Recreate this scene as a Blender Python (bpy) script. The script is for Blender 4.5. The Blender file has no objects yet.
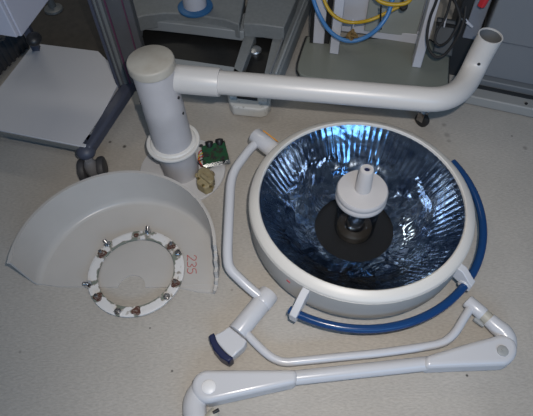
import bpy, bmesh, math, random
import numpy as np
from mathutils import Vector, Matrix
random.seed(7)
SC = bpy.context.scene
COL = SC.collection
PI = math.pi

# ------------------------------------------------------------------ camera
F, PITCH, ROLL, HC = 500.0, math.radians(55), math.radians(-2), 1.5
fw = Vector((0, math.cos(PITCH), -math.sin(PITCH)))
r0 = Vector((1, 0, 0)); u0 = r0.cross(fw)
c_, s_ = math.cos(ROLL), math.sin(ROLL)
RT = c_ * r0 + s_ * u0
UP = -s_ * r0 + c_ * u0
camd = bpy.data.cameras.new('camera'); cam = bpy.data.objects.new('camera', camd); COL.objects.link(cam)
M = Matrix((RT, UP, -fw)).transposed().to_4x4(); M.translation = Vector((0, 0, HC))
cam.matrix_world = M
camd.sensor_width = 36.0; camd.lens = F / 533.0 * 36.0; camd.clip_start = .02
SC.camera = cam

def at(x, y, z=0.0):
    """floor-plan position of something seen at photo pixel x, y and standing at height z"""
    d = RT * ((x - 266.5) / F) + UP * (-(y - 208.0) / F) + fw
    return Vector((0, 0, HC)) + d * ((z - HC) / d.z)

# ------------------------------------------------------------------ materials
MATS = {}
def mat(name, col, rough=.5, metal=0.0, spec=.5, noise=None, bump=None, coat=0.0, emit=None):
    """noise=(scale, col2, lo, hi); bump=(scale, strength, dist)"""
    m = bpy.data.materials.new(name); m.use_nodes = True
    nt = m.node_tree; b = nt.nodes['Principled BSDF']
    b.inputs['Base Color'].default_value = (*col, 1); b.inputs['Roughness'].default_value = rough
    b.inputs['Metallic'].default_value = metal; b.inputs['Specular IOR Level'].default_value = spec
    b.inputs['Coat Weight'].default_value = coat
    tc = nt.nodes.new('ShaderNodeTexCoord')
    if noise:
        n = nt.nodes.new('ShaderNodeTexNoise'); n.inputs['Scale'].default_value = noise[0]; n.inputs['Detail'].default_value = 5
        nt.links.new(tc.outputs['Object'], n.inputs['Vector'])
        rp = nt.nodes.new('ShaderNodeValToRGB')
        rp.color_ramp.elements[0].position = noise[2]; rp.color_ramp.elements[1].position = noise[3]
        rp.color_ramp.elements[0].color = (*noise[1], 1); rp.color_ramp.elements[1].color = (*col, 1)
        nt.links.new(n.outputs['Fac'], rp.inputs['Fac']); nt.links.new(rp.outputs['Color'], b.inputs['Base Color'])
    if bump:
        n = nt.nodes.new('ShaderNodeTexNoise'); n.inputs['Scale'].default_value = bump[0]; n.inputs['Detail'].default_value = 3
        nt.links.new(tc.outputs['Object'], n.inputs['Vector'])
        bp = nt.nodes.new('ShaderNodeBump'); bp.inputs['Strength'].default_value = bump[1]; bp.inputs['Distance'].default_value = bump[2]
        nt.links.new(n.outputs['Fac'], bp.inputs['Height']); nt.links.new(bp.outputs['Normal'], b.inputs['Normal'])
    MATS[name] = m
    return m

mat('white_paint', (.74, .74, .75), .38, bump=(60, .05, .002))
mat('column_paint', (.47, .46, .475), .42, noise=(9, (.41, .40, .41), .25, .6), bump=(14, .12, .006))
mat('column_cap_paint', (.43, .41, .36), .5, noise=(14, (.36, .33, .28), .3, .6))
mat('pipe_paint', (.52, .505, .49), .34)
mat('cream_paint', (.64, .62, .585), .42)
mat('handle_paint', (.52, .505, .505), .42)
mat('housing_paint', (.46, .45, .43), .5)
mat('arm_paint', (.56, .565, .59), .25)
mat('arm_grey', (.33, .34, .34), .5)
mat('beige_plastic', (.42, .40, .34), .5)
mat('rail_blue', (.008, .045, .15), .22)
mat('navy_plastic', (.010, .016, .06), .4)
mat('tray_paint', (.475, .455, .43), .30, noise=(5, (.435, .415, .39), .3, .65))
mat('flange_paint', (.54, .54, .55), .45)
mat('red_ink', (.42, .10, .095), .7)
mat('red_plastic', (.55, .03, .04), .4)
mat('orange_tape', (.62, .27, .03), .5)
mat('black_plastic', (.012, .012, .013), .45)
mat('black_rubber', (.016, .016, .017), .7)
mat('black_panel', (.010, .010, .010), .55, noise=(20, (.016, .016, .015), .3, .7))
mat('chrome', (.72, .73, .74), .16, 1.0)
mat('satin', (.50, .51, .52), .42, 1.0)
mat('steel', (.42, .42, .43), .34, 1.0, noise=(60, (.22, .19, .16), .3, .6))
mat('rust', (.085, .034, .022), .8, noise=(150, (.28, .24, .21), .28, .50))
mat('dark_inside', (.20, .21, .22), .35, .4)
mat('pcb_green', (.010, .07, .028), .35, noise=(90, (.03, .02, .015), .38, .5))
mat('ceramic_tan', (.34, .29, .17), .6, noise=(40, (.25, .20, .11), .3, .65), bump=(60, .4, .004))
mat('brass', (.55, .42, .18), .3, 1.0)
mat('wire_red', (.45, .03, .03), .5)
mat('wire_yellow', (.60, .45, .05), .5)
mat('trolley_white', (.52, .51, .52), .55)
mat('drawer_white', (.52, .51, .57), .55)
mat('wheel_grey', (.045, .045, .05), .6)
mat('sheet_brown', (.060, .052, .044), .7, noise=(25, (.045, .040, .034), .35, .65))
mat('trolley_dark', (.055, .06, .085), .5)
mat('caster_grey', (.17, .17, .18), .5)
mat('profile_dark', (.085, .085, .09), .5, noise=(30, (.075, .075, .08), .3, .7))
mat('profile_light', (.15, .155, .15), .45)
mat('purple_strip', (.10, .025, .06), .5)
mat('machine_grey', (.225, .24, .245), .5, noise=(60, (.20, .215, .22), .35, .65))
mat('machine_light', (.30, .32, .33), .5)
mat('machine_white', (.55, .55, .53), .5, noise=(45, (.22, .21, .19), .28, .40))
mat('collar_blue', (.03, .13, .30), .5)
mat('stand_white', (.56, .56, .60), .45)
mat('stand_base', (.20, .21, .18), .3)
mat('stand_panel', (.30, .32, .30), .5)
mat('hose_yellow', (.50, .31, .012), .4)
mat('hose_blue', (.06, .20, .45), .4)
mat('twine_brown', (.22, .14, .05), .8)
mat('cabinet_grey', (.19, .20, .215), .5)
mat('cabinet_dark', (.020, .022, .025), .5)
mat('cabinet_blue_grey', (.20, .215, .25), .5)
mat('plinth_grey', (.15, .16, .17), .5)
mat('skid_grey', (.30, .30, .29), .5)
mat('pouch_grey', (.05, .055, .06), .6)
mat('ribbed_dark', (.06, .06, .065), .6)
mat('socket_brown', (.16, .10, .055), .45)

def floor_sheet():
    m = bpy.data.materials.new('vinyl_floor'); m.use_nodes = True
    nt = m.node_tree; b = nt.nodes['Principled BSDF']; N = nt.nodes.new; L = nt.links.new
    tc = N('ShaderNodeTexCoord')
    n1 = N('ShaderNodeTexNoise'); n1.inputs['Scale'].default_value = 2.2; n1.inputs['Detail'].default_value = 6; n1.inputs['Roughness'].default_value = .6
    n2 = N('ShaderNodeTexNoise'); n2.inputs['Scale'].default_value = 75; n2.inputs['Detail'].default_value = 6
    mp = N('ShaderNodeMapping'); mp.inputs['Rotation'].default_value = (0, 0, .8); mp.inputs['Scale'].default_value = (1, 2.6, 1)
    L(tc.outputs['Object'], mp.inputs['Vector']); L(mp.outputs['Vector'], n2.inputs['Vector'])
    L(tc.outputs['Object'], n1.inputs['Vector'])
    r1 = N('ShaderNodeValToRGB'); r1.color_ramp.elements[0].position = .3; r1.color_ramp.elements[1].position = .72
    r1.color_ramp.elements[0].color = (.388, .364, .330, 1); r1.color_ramp.elements[1].color = (.468, .438, .398, 1)
    L(n1.outputs['Fac'], r1.inputs['Fac'])
    r2 = N('ShaderNodeValToRGB'); r2.color_ramp.elements[0].position = .30; r2.color_ramp.elements[1].position = .66
    r2.color_ramp.elements[0].color = (.88, .88, .88, 1); r2.color_ramp.elements[1].color = (1.06, 1.06, 1.06, 1)
    L(n2.outputs['Fac'], r2.inputs['Fac'])
    mx = N('ShaderNodeMix'); mx.data_type = 'RGBA'; mx.blend_type = 'MULTIPLY'; mx.inputs['Factor'].default_value = 1
    L(r1.outputs['Color'], mx.inputs['A']); L(r2.outputs['Color'], mx.inputs['B'])
    # scattered small dark scuffs
    v = N('ShaderNodeTexVoronoi'); v.inputs['Scale'].default_value = 7.5; L(tc.outputs['Object'], v.inputs['Vector'])
    r3 = N('ShaderNodeValToRGB'); r3.color_ramp.elements[0].position = .035; r3.color_ramp.elements[1].position = .075
    r3.color_ramp.elements[0].color = (.35, .35, .33, 1); r3.color_ramp.elements[1].color = (1, 1, 1, 1)
    L(v.outputs['Distance'], r3.inputs['Fac'])
    n3 = N('ShaderNodeTexNoise'); n3.inputs['Scale'].default_value = 2.7; L(tc.outputs['Object'], n3.inputs['Vector'])
    r4 = N('ShaderNodeValToRGB'); r4.color_ramp.elements[0].position = .52; r4.color_ramp.elements[1].position = .60
    L(n3.outputs['Fac'], r4.inputs['Fac'])
    mx2 = N('ShaderNodeMix'); mx2.data_type = 'RGBA'; mx2.blend_type = 'MULTIPLY'
    L(r4.outputs['Color'], mx2.inputs['Factor']); L(mx.outputs['Result'], mx2.inputs['A']); L(r3.outputs['Color'], mx2.inputs['B'])
    # single scuffs and dark specks lying on the vinyl
    cur = mx2.outputs['Result']
    geo = N('ShaderNodeNewGeometry')
    for (x, y, rad, dark) in ((110, 142, .008, .25), (124.5, 146.5, .010, .25), (467, 375.5, .005, .12), (150, 328, .004, .3), (172, 371, .005, .3), (447, 135, .016, .72), (444, 125, .014, .75), (449, 141, .012, .75), (512, 136, .006, .45), (525, 148, .012, .65), (232, 290, .006, .7), (20, 352, .006, .7)):
        p = at(x, y)
        vd = N('ShaderNodeVectorMath'); vd.operation = 'DISTANCE'; vd.inputs[1].default_value = (p.x, p.y, 0); L(geo.outputs['Position'], vd.inputs[0])
        mrr = N('ShaderNodeMapRange'); mrr.inputs['From Min'].default_value = rad * .4; mrr.inputs['From Max'].default_value = rad; mrr.inputs['To Min'].default_value = dark; mrr.inputs['To Max'].default_value = 1
        L(vd.outputs['Value'], mrr.inputs['Value'])
        mm = N('ShaderNodeMix'); mm.data_type = 'RGBA'; mm.blend_type = 'MULTIPLY'; mm.inputs['Factor'].default_value = 1
        cc = N('ShaderNodeCombineColor')
        for k in range(3): L(mrr.outputs['Result'], cc.inputs[k])
        L(cur, mm.inputs['A']); L(cc.outputs['Color'], mm.inputs['B']); cur = mm.outputs['Result']
    L(cur, b.inputs['Base Color'])
    b.inputs['Roughness'].default_value = .55; b.inputs['Specular IOR Level'].default_value = .35
    bp = N('ShaderNodeBump'); bp.inputs['Strength'].default_value = .35; bp.inputs['Distance'].default_value = .004
    L(n2.outputs['Fac'], bp.inputs['Height']); L(bp.outputs['Normal'], b.inputs['Normal'])
    MATS['floor'] = m
floor_sheet()

def reflector_mat():
    m = bpy.data.materials.new('blue_reflector'); m.use_nodes = True
    nt = m.node_tree; b = nt.nodes['Principled BSDF']; N = nt.nodes.new; L = nt.links.new
    tc = N('ShaderNodeTexCoord')
    n = N('ShaderNodeTexNoise'); n.inputs['Scale'].default_value = 16; n.inputs['Detail'].default_value = 6; n.inputs['Distortion'].default_value = 1.5
    L(tc.outputs['Object'], n.inputs['Vector'])
    rp = N('ShaderNodeValToRGB'); rp.color_ramp.elements[0].position = .36; rp.color_ramp.elements[1].position = .66
    rp.color_ramp.elements[0].color = (.20, .27, .40, 1); rp.color_ramp.elements[1].color = (.62, .72, .84, 1)
    L(n.outputs['Fac'], rp.inputs['Fac']); L(rp.outputs['Color'], b.inputs['Base Color'])
    b.inputs['Metallic'].default_value = 1; b.inputs['Roughness'].default_value = .12
    # the foil is crinkled low in the bowl and fluted, smooth, near the rim
    sx = N('ShaderNodeSeparateXYZ'); L(tc.outputs['Object'], sx.inputs['Vector'])
    mr = N('ShaderNodeMapRange'); mr.inputs['From Min'].default_value = .07; mr.inputs['From Max'].default_value = .13
    mr.inputs['To Min'].default_value = .8; mr.inputs['To Max'].default_value = .10; L(sx.outputs['Z'], mr.inputs['Value'])
    n2 = N('ShaderNodeTexNoise'); n2.inputs['Scale'].default_value = 6.5; n2.inputs['Detail'].default_value = 2.2; n2.inputs['Distortion'].default_value = 1.6
    L(tc.outputs['Object'], n2.inputs['Vector'])
    bp = N('ShaderNodeBump'); bp.inputs['Distance'].default_value = .024; L(mr.outputs['Result'], bp.inputs['Strength'])
    L(n2.outputs['Fac'], bp.inputs['Height']); L(bp.outputs['Normal'], b.inputs['Normal'])
    MATS['reflector'] = m
reflector_mat()

def glass_mat(name, tint, refl):
    m = bpy.data.materials.new(name); m.use_nodes = True
    nt = m.node_tree; N = nt.nodes.new; L = nt.links.new
    for n in list(nt.nodes):
        if n.type != 'OUTPUT_MATERIAL': nt.nodes.remove(n)
    out = [n for n in nt.nodes if n.type == 'OUTPUT_MATERIAL'][0]
    t = N('ShaderNodeBsdfTransparent'); t.inputs['Color'].default_value = (*tint, 1)
    g = N('ShaderNodeBsdfGlossy'); g.inputs['Roughness'].default_value = .03
    lw = N('ShaderNodeLayerWeight'); lw.inputs['Blend'].default_value = .5
    pw_ = N('ShaderNodeMath'); pw_.operation = 'POWER'; pw_.inputs[1].default_value = 5; L(lw.outputs['Facing'], pw_.inputs[0])
    fr = N('ShaderNodeMath'); fr.operation = 'MULTIPLY_ADD'; fr.inputs[1].default_value = .5; fr.inputs[2].default_value = refl; L(pw_.outputs[0], fr.inputs[0])
    mx = N('ShaderNodeMixShader'); L(fr.outputs[0], mx.inputs['Fac']); L(t.outputs['BSDF'], mx.inputs[1]); L(g.outputs['BSDF'], mx.inputs[2])
    L(mx.outputs['Shader'], out.inputs['Surface'])
    MATS[name] = m
glass_mat('cover_glass', (.97, .98, .99), .008)
glass_mat('smoked_glass', (.45, .50, .56), .11)

def ring_mat():
    m = bpy.data.materials.new('chipped_ring'); m.use_nodes = True
    nt = m.node_tree; b = nt.nodes['Principled BSDF']; N = nt.nodes.new; L = nt.links.new
    a = N('ShaderNodeAttribute'); a.attribute_name = 'paint'
    tc = N('ShaderNodeTexCoord')
    n = N('ShaderNodeTexNoise'); n.inputs['Scale'].default_value = 38; n.inputs['Detail'].default_value = 6
    L(tc.outputs['Object'], n.inputs['Vector'])
    sub = N('ShaderNodeMath'); sub.operation = 'SUBTRACT'; sub.inputs[1].default_value = .5; L(n.outputs['Fac'], sub.inputs[0])
    mul = N('ShaderNodeMath'); mul.operation = 'MULTIPLY'; mul.inputs[1].default_value = 1.9; L(sub.outputs[0], mul.inputs[0])
    add = N('ShaderNodeMath'); add.operation = 'ADD'; L(a.outputs['Fac'], add.inputs[0]); L(mul.outputs[0], add.inputs[1])
    rp = N('ShaderNodeValToRGB'); e = rp.color_ramp.elements
    e[0].position = .36; e[0].color = (.17, .19, .16, 1); e[1].position = .58; e[1].color = (.64, .63, .62, 1)
    k = e.new(.45); k.color = (.30, .27, .23, 1)
    L(add.outputs[0], rp.inputs['Fac']); L(rp.outputs['Color'], b.inputs['Base Color'])
    b.inputs['Roughness'].default_value = .6
    bp = N('ShaderNodeBump'); bp.inputs['Strength'].default_value = .5; bp.inputs['Distance'].default_value = .003
    L(n.outputs['Fac'], bp.inputs['Height']); L(bp.outputs['Normal'], b.inputs['Normal'])
    MATS['ring'] = m
ring_mat()

# ------------------------------------------------------------------ mesh helpers
class MB:
    def __init__(s): s.bm = bmesh.new()
    def _grid(s, rings, closed_v=True, cap0=False, cap1=False):
        R = [[s.bm.verts.new(p) for p in r] for r in rings]
        n = len(R[0])
        for i in range(len(R) - 1):
            for j in range(n if closed_v else n - 1):
                k = (j + 1) % n
                try: s.bm.faces.new((R[i][j], R[i][k], R[i + 1][k], R[i + 1][j]))
                except ValueError: pass
        if cap0: s.bm.faces.new(list(reversed(R[0])))
        if cap1: s.bm.faces.new(R[-1])
        return R
    def lathe(s, prof, c=(0, 0, 0), axis=(0, 0, 1), n=48, closed=False, cap=True, fn=None):
        """prof: list of (radius, height along axis)"""
        ax = Vector(axis).normalized(); c = Vector(c)
        t = Vector((1, 0, 0)) if abs(ax.x) < .9 else Vector((0, 1, 0))
        e1 = (t - ax * t.dot(ax)).normalized(); e2 = ax.cross(e1)
        rings = []
        for r, h in prof:
            r = max(r, 1e-5); ring = []
            for j in range(n):
                a = 2 * PI * j / n
                rr = fn(r, h, a) if fn else r
                ring.append(c + ax * h + (e1 * math.cos(a) + e2 * math.sin(a)) * rr)
            rings.append(ring)
        if closed: rings.append(rings[0]); 
        if closed:
            R = [[s.bm.verts.new(p) for p in r] for r in rings[:-1]]; R.append(R[0])
            for i in range(len(R) - 1):
                for j in range(n):
                    k = (j + 1) % n; s.bm.faces.new((R[i][j], R[i][k], R[i + 1][k], R[i + 1][j]))
        else: s._grid(rings, True, cap, cap)
        return s
    def cyl(s, a, b, r, r2=None, n=24, bev=0.0):
        a = Vector(a); b = Vector(b); L = (b - a).length; r2 = r if r2 is None else r2
        if bev: prof = [(r - bev, 0), (r - bev * .3, bev * .3), (r, bev), (r2, L - bev), (r2 - bev * .3, L - bev * .3), (r2 - bev, L)]
        else: prof = [(r, 0), (r2, L)]
        return s.lathe(prof, a, b - a, n)
    def tube(s, pts, r, n=14, sub=6, smooth=True, flat=None, cap=True):
        P = [Vector(p) for p in pts]
        rad = r if isinstance(r, (list, tuple)) else [r] * len(P)
        if smooth and len(P) > 2:
            Q = []; RR = []
            for i in range(len(P) - 1):
                p0 = P[max(i - 1, 0)]; p1 = P[i]; p2 = P[i + 1]; p3 = P[min(i + 2, len(P) - 1)]
                for k in range(sub):
                    t = k / sub
                    Q.append(.5 * ((2 * p1) + (p2 - p0) * t + (2 * p0 - 5 * p1 + 4 * p2 - p3) * t * t + (3 * p1 - p0 - 3 * p2 + p3) * t ** 3))
                    RR.append(rad[i] * (1 - t) + rad[i + 1] * t)
            Q.append(P[-1]); RR.append(rad[-1]); P, rad = Q, RR
        prev = None; rings = []
        for i, p in enumerate(P):
            tg = (P[min(i + 1, len(P) - 1)] - P[max(i - 1, 0)]).normalized()
            if prev is None:
                h = Vector((0, 0, 1)) if abs(tg.z) < .9 else Vector((1, 0, 0))
                e = (h - tg * h.dot(tg)).normalized()
            else: e = (prev - tg * prev.dot(tg)).normalized()
            prev = e; f = tg.cross(e)
            q = flat or 1.0
            rings.append([p + (e * math.cos(2 * PI * j / n) * q + f * math.sin(2 * PI * j / n)) * rad[i] for j in range(n)])
        s._grid(rings, True, cap, cap)
        return s
    def prism(s, poly, z0, z1):
        """poly: list of points with x, y; straight sides from z0 to z1"""
        a = [s.bm.verts.new((p[0], p[1], z0)) for p in poly]; b = [s.bm.verts.new((p[0], p[1], z1)) for p in poly]
        n = len(poly)
        for i in range(n): s.bm.faces.new((a[i], a[(i + 1) % n], b[(i + 1) % n], b[i]))
        s.bm.faces.new(list(reversed(a))); s.bm.faces.new(b)
        return s
    def box(s, c, ex, ey, ez):
        """centre and three half-extent vectors"""
        c = Vector(c); ex = Vector(ex); ey = Vector(ey); ez = Vector(ez)
        v = [s.bm.verts.new(c + ex * i + ey * j + ez * k) for k in (-1, 1) for j in (-1, 1) for i in (-1, 1)]
        for f in ((0, 2, 3, 1), (4, 5, 7, 6), (0, 1, 5, 4), (2, 6, 7, 3), (0, 4, 6, 2), (1, 3, 7, 5)): s.bm.faces.new([v[i] for i in f])
        return s
    def beam(s, a, b, w, h):
        a = Vector(a); b = Vector(b); d = b - a; L = d.length; d.normalize()
        up = Vector((0, 0, 1)) if abs(d.z) < .9 else Vector((0, 1, 0))
        sd = d.cross(up).normalized(); up = sd.cross(d)
        return s.box((a + b) / 2, d * L / 2, sd * w / 2, up * h / 2)
    def ball(s, c, r, sc=(1, 1, 1), n=20):
        m = Matrix.Translation(Vector(c)) @ Matrix.Diagonal((sc[0], sc[1], sc[2], 1))
        bmesh.ops.create_uvsphere(s.bm, u_segments=n, v_segments=n // 2, radius=r, matrix=m); return s

def children_root(p):
    while p.parent: p = p.parent
    return p

def obj(name, mb, m, parent=None, bev=0, seg=2, sharp=38, label=None, loc=None, solid=None):
    bm = mb.bm if isinstance(mb, MB) else mb
    bmesh.ops.recalc_face_normals(bm, faces=bm.faces)
    me = bpy.data.meshes.new(name)
    o = bpy.data.objects.new(name, me); COL.objects.link(o)
    off = None
    if parent:
        off = Vector(children_root(parent)['_loc']); o.parent = parent
    elif loc is not None:
        off = Vector(loc); o.location = off; o['_loc'] = list(off)
    if off is not None: bmesh.ops.translate(bm, verts=bm.verts, vec=-off)
    bm.to_mesh(me); bm.free()
    me.materials.append(MATS[m])
    for p in me.polygons: p.use_smooth = True
    me.set_sharp_from_angle(angle=math.radians(sharp))
    if bev:
        b = o.modifiers.new('bevel', 'BEVEL'); b.width = bev; b.segments = seg; b.limit_method = 'ANGLE'; b.angle_limit = math.radians(38)
        b.harden_normals = False
    if label: o['label'] = label
    return o

def thing(name, label, cat, loc, group=None):
    o = bpy.data.objects.new(name, None); COL.objects.link(o)
    o.location = loc; o['_loc'] = list(Vector(loc)); o['label'] = label; o['category'] = cat; o.empty_display_size = .05
    if group: o['group'] = group
    return o
def tag(o, label, cat, group=None):
    o['label'] = label; o['category'] = cat
    if group: o['group'] = group
    return o
def flat(p): return Vector((p.x, p.y, 0))
def px(pts, z): return [at(x, y, z) for x, y in pts]

# ------------------------------------------------------------------ setting
fl = MB().prism([(-3.5, -1.2), (3.5, -1.2), (3.5, 4.2), (-3.5, 4.2)], -.05, 0)
o = obj('floor', fl, 'floor'); o['kind'] = 'structure'

# ------------------------------------------------------------------ surgical lamp
A = Vector((.303, .938, 0))
lamp = thing('surgical_lamp', 'round surgical lamp with blue mirrored bowl and folded white arm lying on the floor', 'lamp', A)
hs = MB().lathe([(.150, .000), (.22, .004), (.295, .022), (.338, .042), (.354, .062), (.3595, .088), (.3605, .182), (.353, .185), (.350, .176), (.350, .11), (.326, .06), (.28, .032), (.20, .016), (.150, .008)], A, n=96, closed=True)
housing = obj('housing', hs, 'housing_paint', lamp)
wd0 = at(283, 287.5, .15) - A; wd0.z = 0; wd0.normalize(); wp = A + wd0 * .360 + Vector((0, 0, .152)); wt = Vector((-wd0.y, wd0.x, 0))
dm = MB().box(wp, wt * .007, wd0 * .0012, Vector((0, 0, .0035)))
obj('warning_dot', dm, 'red_plastic', housing, label='small red dot')
rm = MB().lathe([(.325, .196), (.3265, .204), (.330, .2065), (.342, .2025), (.3555, .1935), (.359, .189), (.359, .183), (.35, .182), (.335, .185)], A, n=96, closed=True)
rim = obj('rim', rm, 'cream_paint', lamp)

# reflector bowl: fluted bands of facets
NF = 450
prof = []
ctrl = [(.137, .022), (.165, .028), (.208, .050), (.252, .092), (.285, .137), (.314, .182), (.326, .197)]
for i in range(len(ctrl) - 1):
    for k in range(4):
        t = k / 4; prof.append((ctrl[i][0] * (1 - t) + ctrl[i + 1][0] * t, ctrl[i][1] * (1 - t) + ctrl[i + 1][1] * t))
prof.append(ctrl[-1])
def flute(r, h, a):
    if h > .08: w = .0009 * min(1, (h - .08) / .02)
    else: w = 0
    w2 = .0015 * (1 - min(1, max(0, (h - .05) / .04)))
    return r - w * abs(math.sin(a * 45)) - w2 * abs(math.sin(a * 12))
rf = MB().lathe(prof, A, n=NF * 2, cap=False, fn=flute)
reflector = obj('reflector', rf, 'reflector', lamp, sharp=60, label='blue mirrored faceted bowl')
bh = MB().lathe([(.1385, .022), (.1385, .014), (.0, .012)], A, n=64, cap=False)
obj('bulb_well', bh, 'black_plastic', lamp, label='black round bulb opening')
cg = MB().lathe([(.326, .1955), (.2, .1985), (.089, .2), (.089, .2025), (.2, .201), (.326, .198)], A, n=64, closed=True)
obj('cover_glass', cg, 'cover_glass', lamp, label='clear glass cover')

# centre: glass bulb cylinder, disc and grip post
bulb = obj('bulb_cylinder', MB().lathe([(.066, .02), (.069, .03), (.069, .195), (.066, .20)], A, n=48, cap=False), 'smoked_glass', lamp, label='smoky glass cylinder')
obj('bulb_socket', MB().lathe([(.060, .012), (.060, .04), (.050, .046), (.035, .046), (.03, .03)], A, n=40, cap=False), 'socket_brown', lamp)
core = MB().lathe([(.0, .03), (.028, .034), (.030, .10), (.022, .12), (.0, .125)], A, n=24, cap=False)
obj('bulb', core, 'chrome', lamp)
disc = MB().lathe([(.0, .198), (.078, .198), (.0815, .203), (.0815, .216), (.0785, .220), (.0785, .224), (.081, .228), (.081, .240), (.077, .2465), (.03, .250), (.0, .250)], A, n=64, cap=False)
hd = obj('centre_disc', disc, 'handle_paint', lamp)
gp = MB().lathe([(.026, .248), (.0255, .26), (.0215, .338), (.0195, .343), (.009, .344), (.0085, .336), (.0, .335)], A, n=32, cap=False)
grip = obj('grip_post', gp, 'handle_paint', hd)
obj('grip_hole', MB().lathe([(.0, .338), (.0082, .338), (.0082, .3395), (.0, .3395)], A, n=16, cap=False), 'navy_plastic', grip, label='dark blue hole')

# blue handrail around the dome
RC = Vector((.287, .954, .12)); RR = .424
def ang_at(x, y, z=.12):
    p = at(x, y, z); return math.atan2(p.y - RC.y, p.x - RC.x)
a0 = ang_at(288, 312) ; a1 = ang_at(457, 160)
if a1 < a0: a1 += 2 * PI
pts = [RC + Vector((math.cos(a0 + (a1 - a0) * i / 60) * RR, math.sin(a0 + (a1 - a0) * i / 60) * RR, 0)) for i in range(61)]
rail = obj('handrail', MB().tube(pts, .0128, n=14, smooth=False), 'rail_blue', lamp, label='curved blue handrail')
def bracket(x, y, w, sleeve):
    p = at(x, y, .12); d = Vector((A.x - p.x, A.y - p.y, 0)); L = d.length; d.normalize()
    sd = Vector((-d.y, d.x, 0))
    inner = p + d * (L - .347)
    b = MB()
    # tapering plate from the housing down to the rail
    P = [(inner, .178, .128), (inner - d * .03, .174, .118), (p - d * .012, .142, .100), (p - d * .022, .136, .102)]
    rings = [[q + sd * w + Vector((0, 0, 0)), q - sd * w, q - sd * w, q + sd * w] for q, *_ in P]
    for r_, (q, zt, zb) in zip(rings, P):
        for i in range(4): r_[i] = Vector((r_[i].x, r_[i].y, zt if i < 2 else zb))
    b._grid(rings, True, True, True)
    if sleeve:
        t = Vector((p.y - RC.y, -(p.x - RC.x), 0)).normalized()
        b.cyl(p + t * .016, p - t * .016, .0175, n=18)
    return b
obj('bracket', bracket(296, 312.5, .0115, False), 'arm_paint', rail, bev=.002, label='pale grey bracket')
obj('bracket', bracket(465.5, 282, .012, True), 'arm_paint', rail, bev=.002, label='pale grey bracket')

# yoke: hinge on the dome, bent tube, swivel joint with blue end
h0 = at(255, 135.5, .15); h1 = at(276, 152, .15)
hinge = obj('hinge', MB().cyl(h0, h1, .031, n=28, bev=.004), 'arm_paint', lamp)
dh = (h1 - h0).normalized(); side = Vector((-dh.y, dh.x, 0))
if side.y < 0: side = -side
hm = (h0 + h1) / 2
obj('tape_strip', MB().box(hm + side * .0285 + Vector((0, 0, .0125)) - dh * .004, dh * .036, Vector((0, 0, 1)) * .006 - side * .003, side * .003 + Vector((0, 0, .002))), 'orange_tape', hinge, label='orange strip')
yp = [at(259, 141, .145), at(251, 148, .145), at(243, 158, .143), at(235, 170, .140), at(231, 183, .136), at(229.5, 205, .126), at(228, 235, .112), at(227.5, 255, .10), at(230, 268, .090), at(241, 280, .076), at(252, 290, .062), at(262, 298, .05)]
obj('yoke_tube', MB().tube(yp, .0165, n=16), 'arm_paint', lamp)
j0 = at(269, 293.5, .037); j1 = at(237, 333, .037)
jt = obj('swivel_joint', MB().cyl(j0, j1, .0315, n=32, bev=.004), 'arm_paint', lamp)
jd = (j1 - j0).normalized()
obj('joint_cap', MB().cyl(j0 - jd * .003, j0 + jd * .045, .0335, n=32, bev=.004), 'arm_paint', jt)
blk = MB().prism([at(229, 326, .06), at(247, 340.5, .06), at(243.5, 347, .06), at(232, 357.5, .06), at(224, 350, .06), at(217, 342, .06), at(214, 335, .06), at(222, 331, .06)], .014, .060)
blk_o = obj('joint_block', blk, 'arm_paint', lamp, bev=.004)
be = MB().prism(px([(208.5, 335.5), (214.0, 332.5), (216.5, 340), (221, 347.5), (227, 353.5), (233.5, 357.5), (228.5, 362), (220.5, 357.5), (213.5, 349.5), (210, 342)], .062), .010, .063)
obj('end_cap', be, 'navy_plastic', blk_o, bev=.004, label='dark blue curved end cap')
lt = [at(246, 333, .037), at(255, 342.5, .037), at(266, 353, .036), at(275, 359, .035), at(285, 362, .034), at(300, 361, .034), at(340, 357, .036), at(380, 353, .038), at(425, 346.5, .04), at(441, 343, .041), at(449, 338.5, .043), at(456, 331, .045), at(464, 318, .048), at(471, 307, .05)]
obj('lower_tube', MB().tube(lt, .0128, n=16), 'arm_paint', lamp)

# knuckle between lower tube and spring arm
k0 = at(467, 300.5, .05); k1 = at(486, 316.5, .05); k2 = at(491, 321.5, .05); k3 = at(499, 329, .048)
kn = obj('knuckle', MB().cyl(k0, at(484, 315, .05), .0215, n=28, bev=.004), 'arm_paint', lamp)
obj('bushing', MB().cyl(at(483, 314, .05), k2, .0200, n=28), 'beige_plastic', kn, label='beige bushing ring')
obj('stop_lever', MB().beam(at(474, 318.5, .035), at(484, 326, .035), .012, .012), 'arm_grey', kn, bev=.002)
obj('elbow', MB().tube([at(489, 319.5, .05), at(496, 326, .048), at(502.5, 331.5, .046), at(507, 338, .044), at(508.5, 345, .042), at(507, 350, .040)], [.022, .025, .027, .026, .023, .02], n=20), 'arm_paint', lamp)

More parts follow.
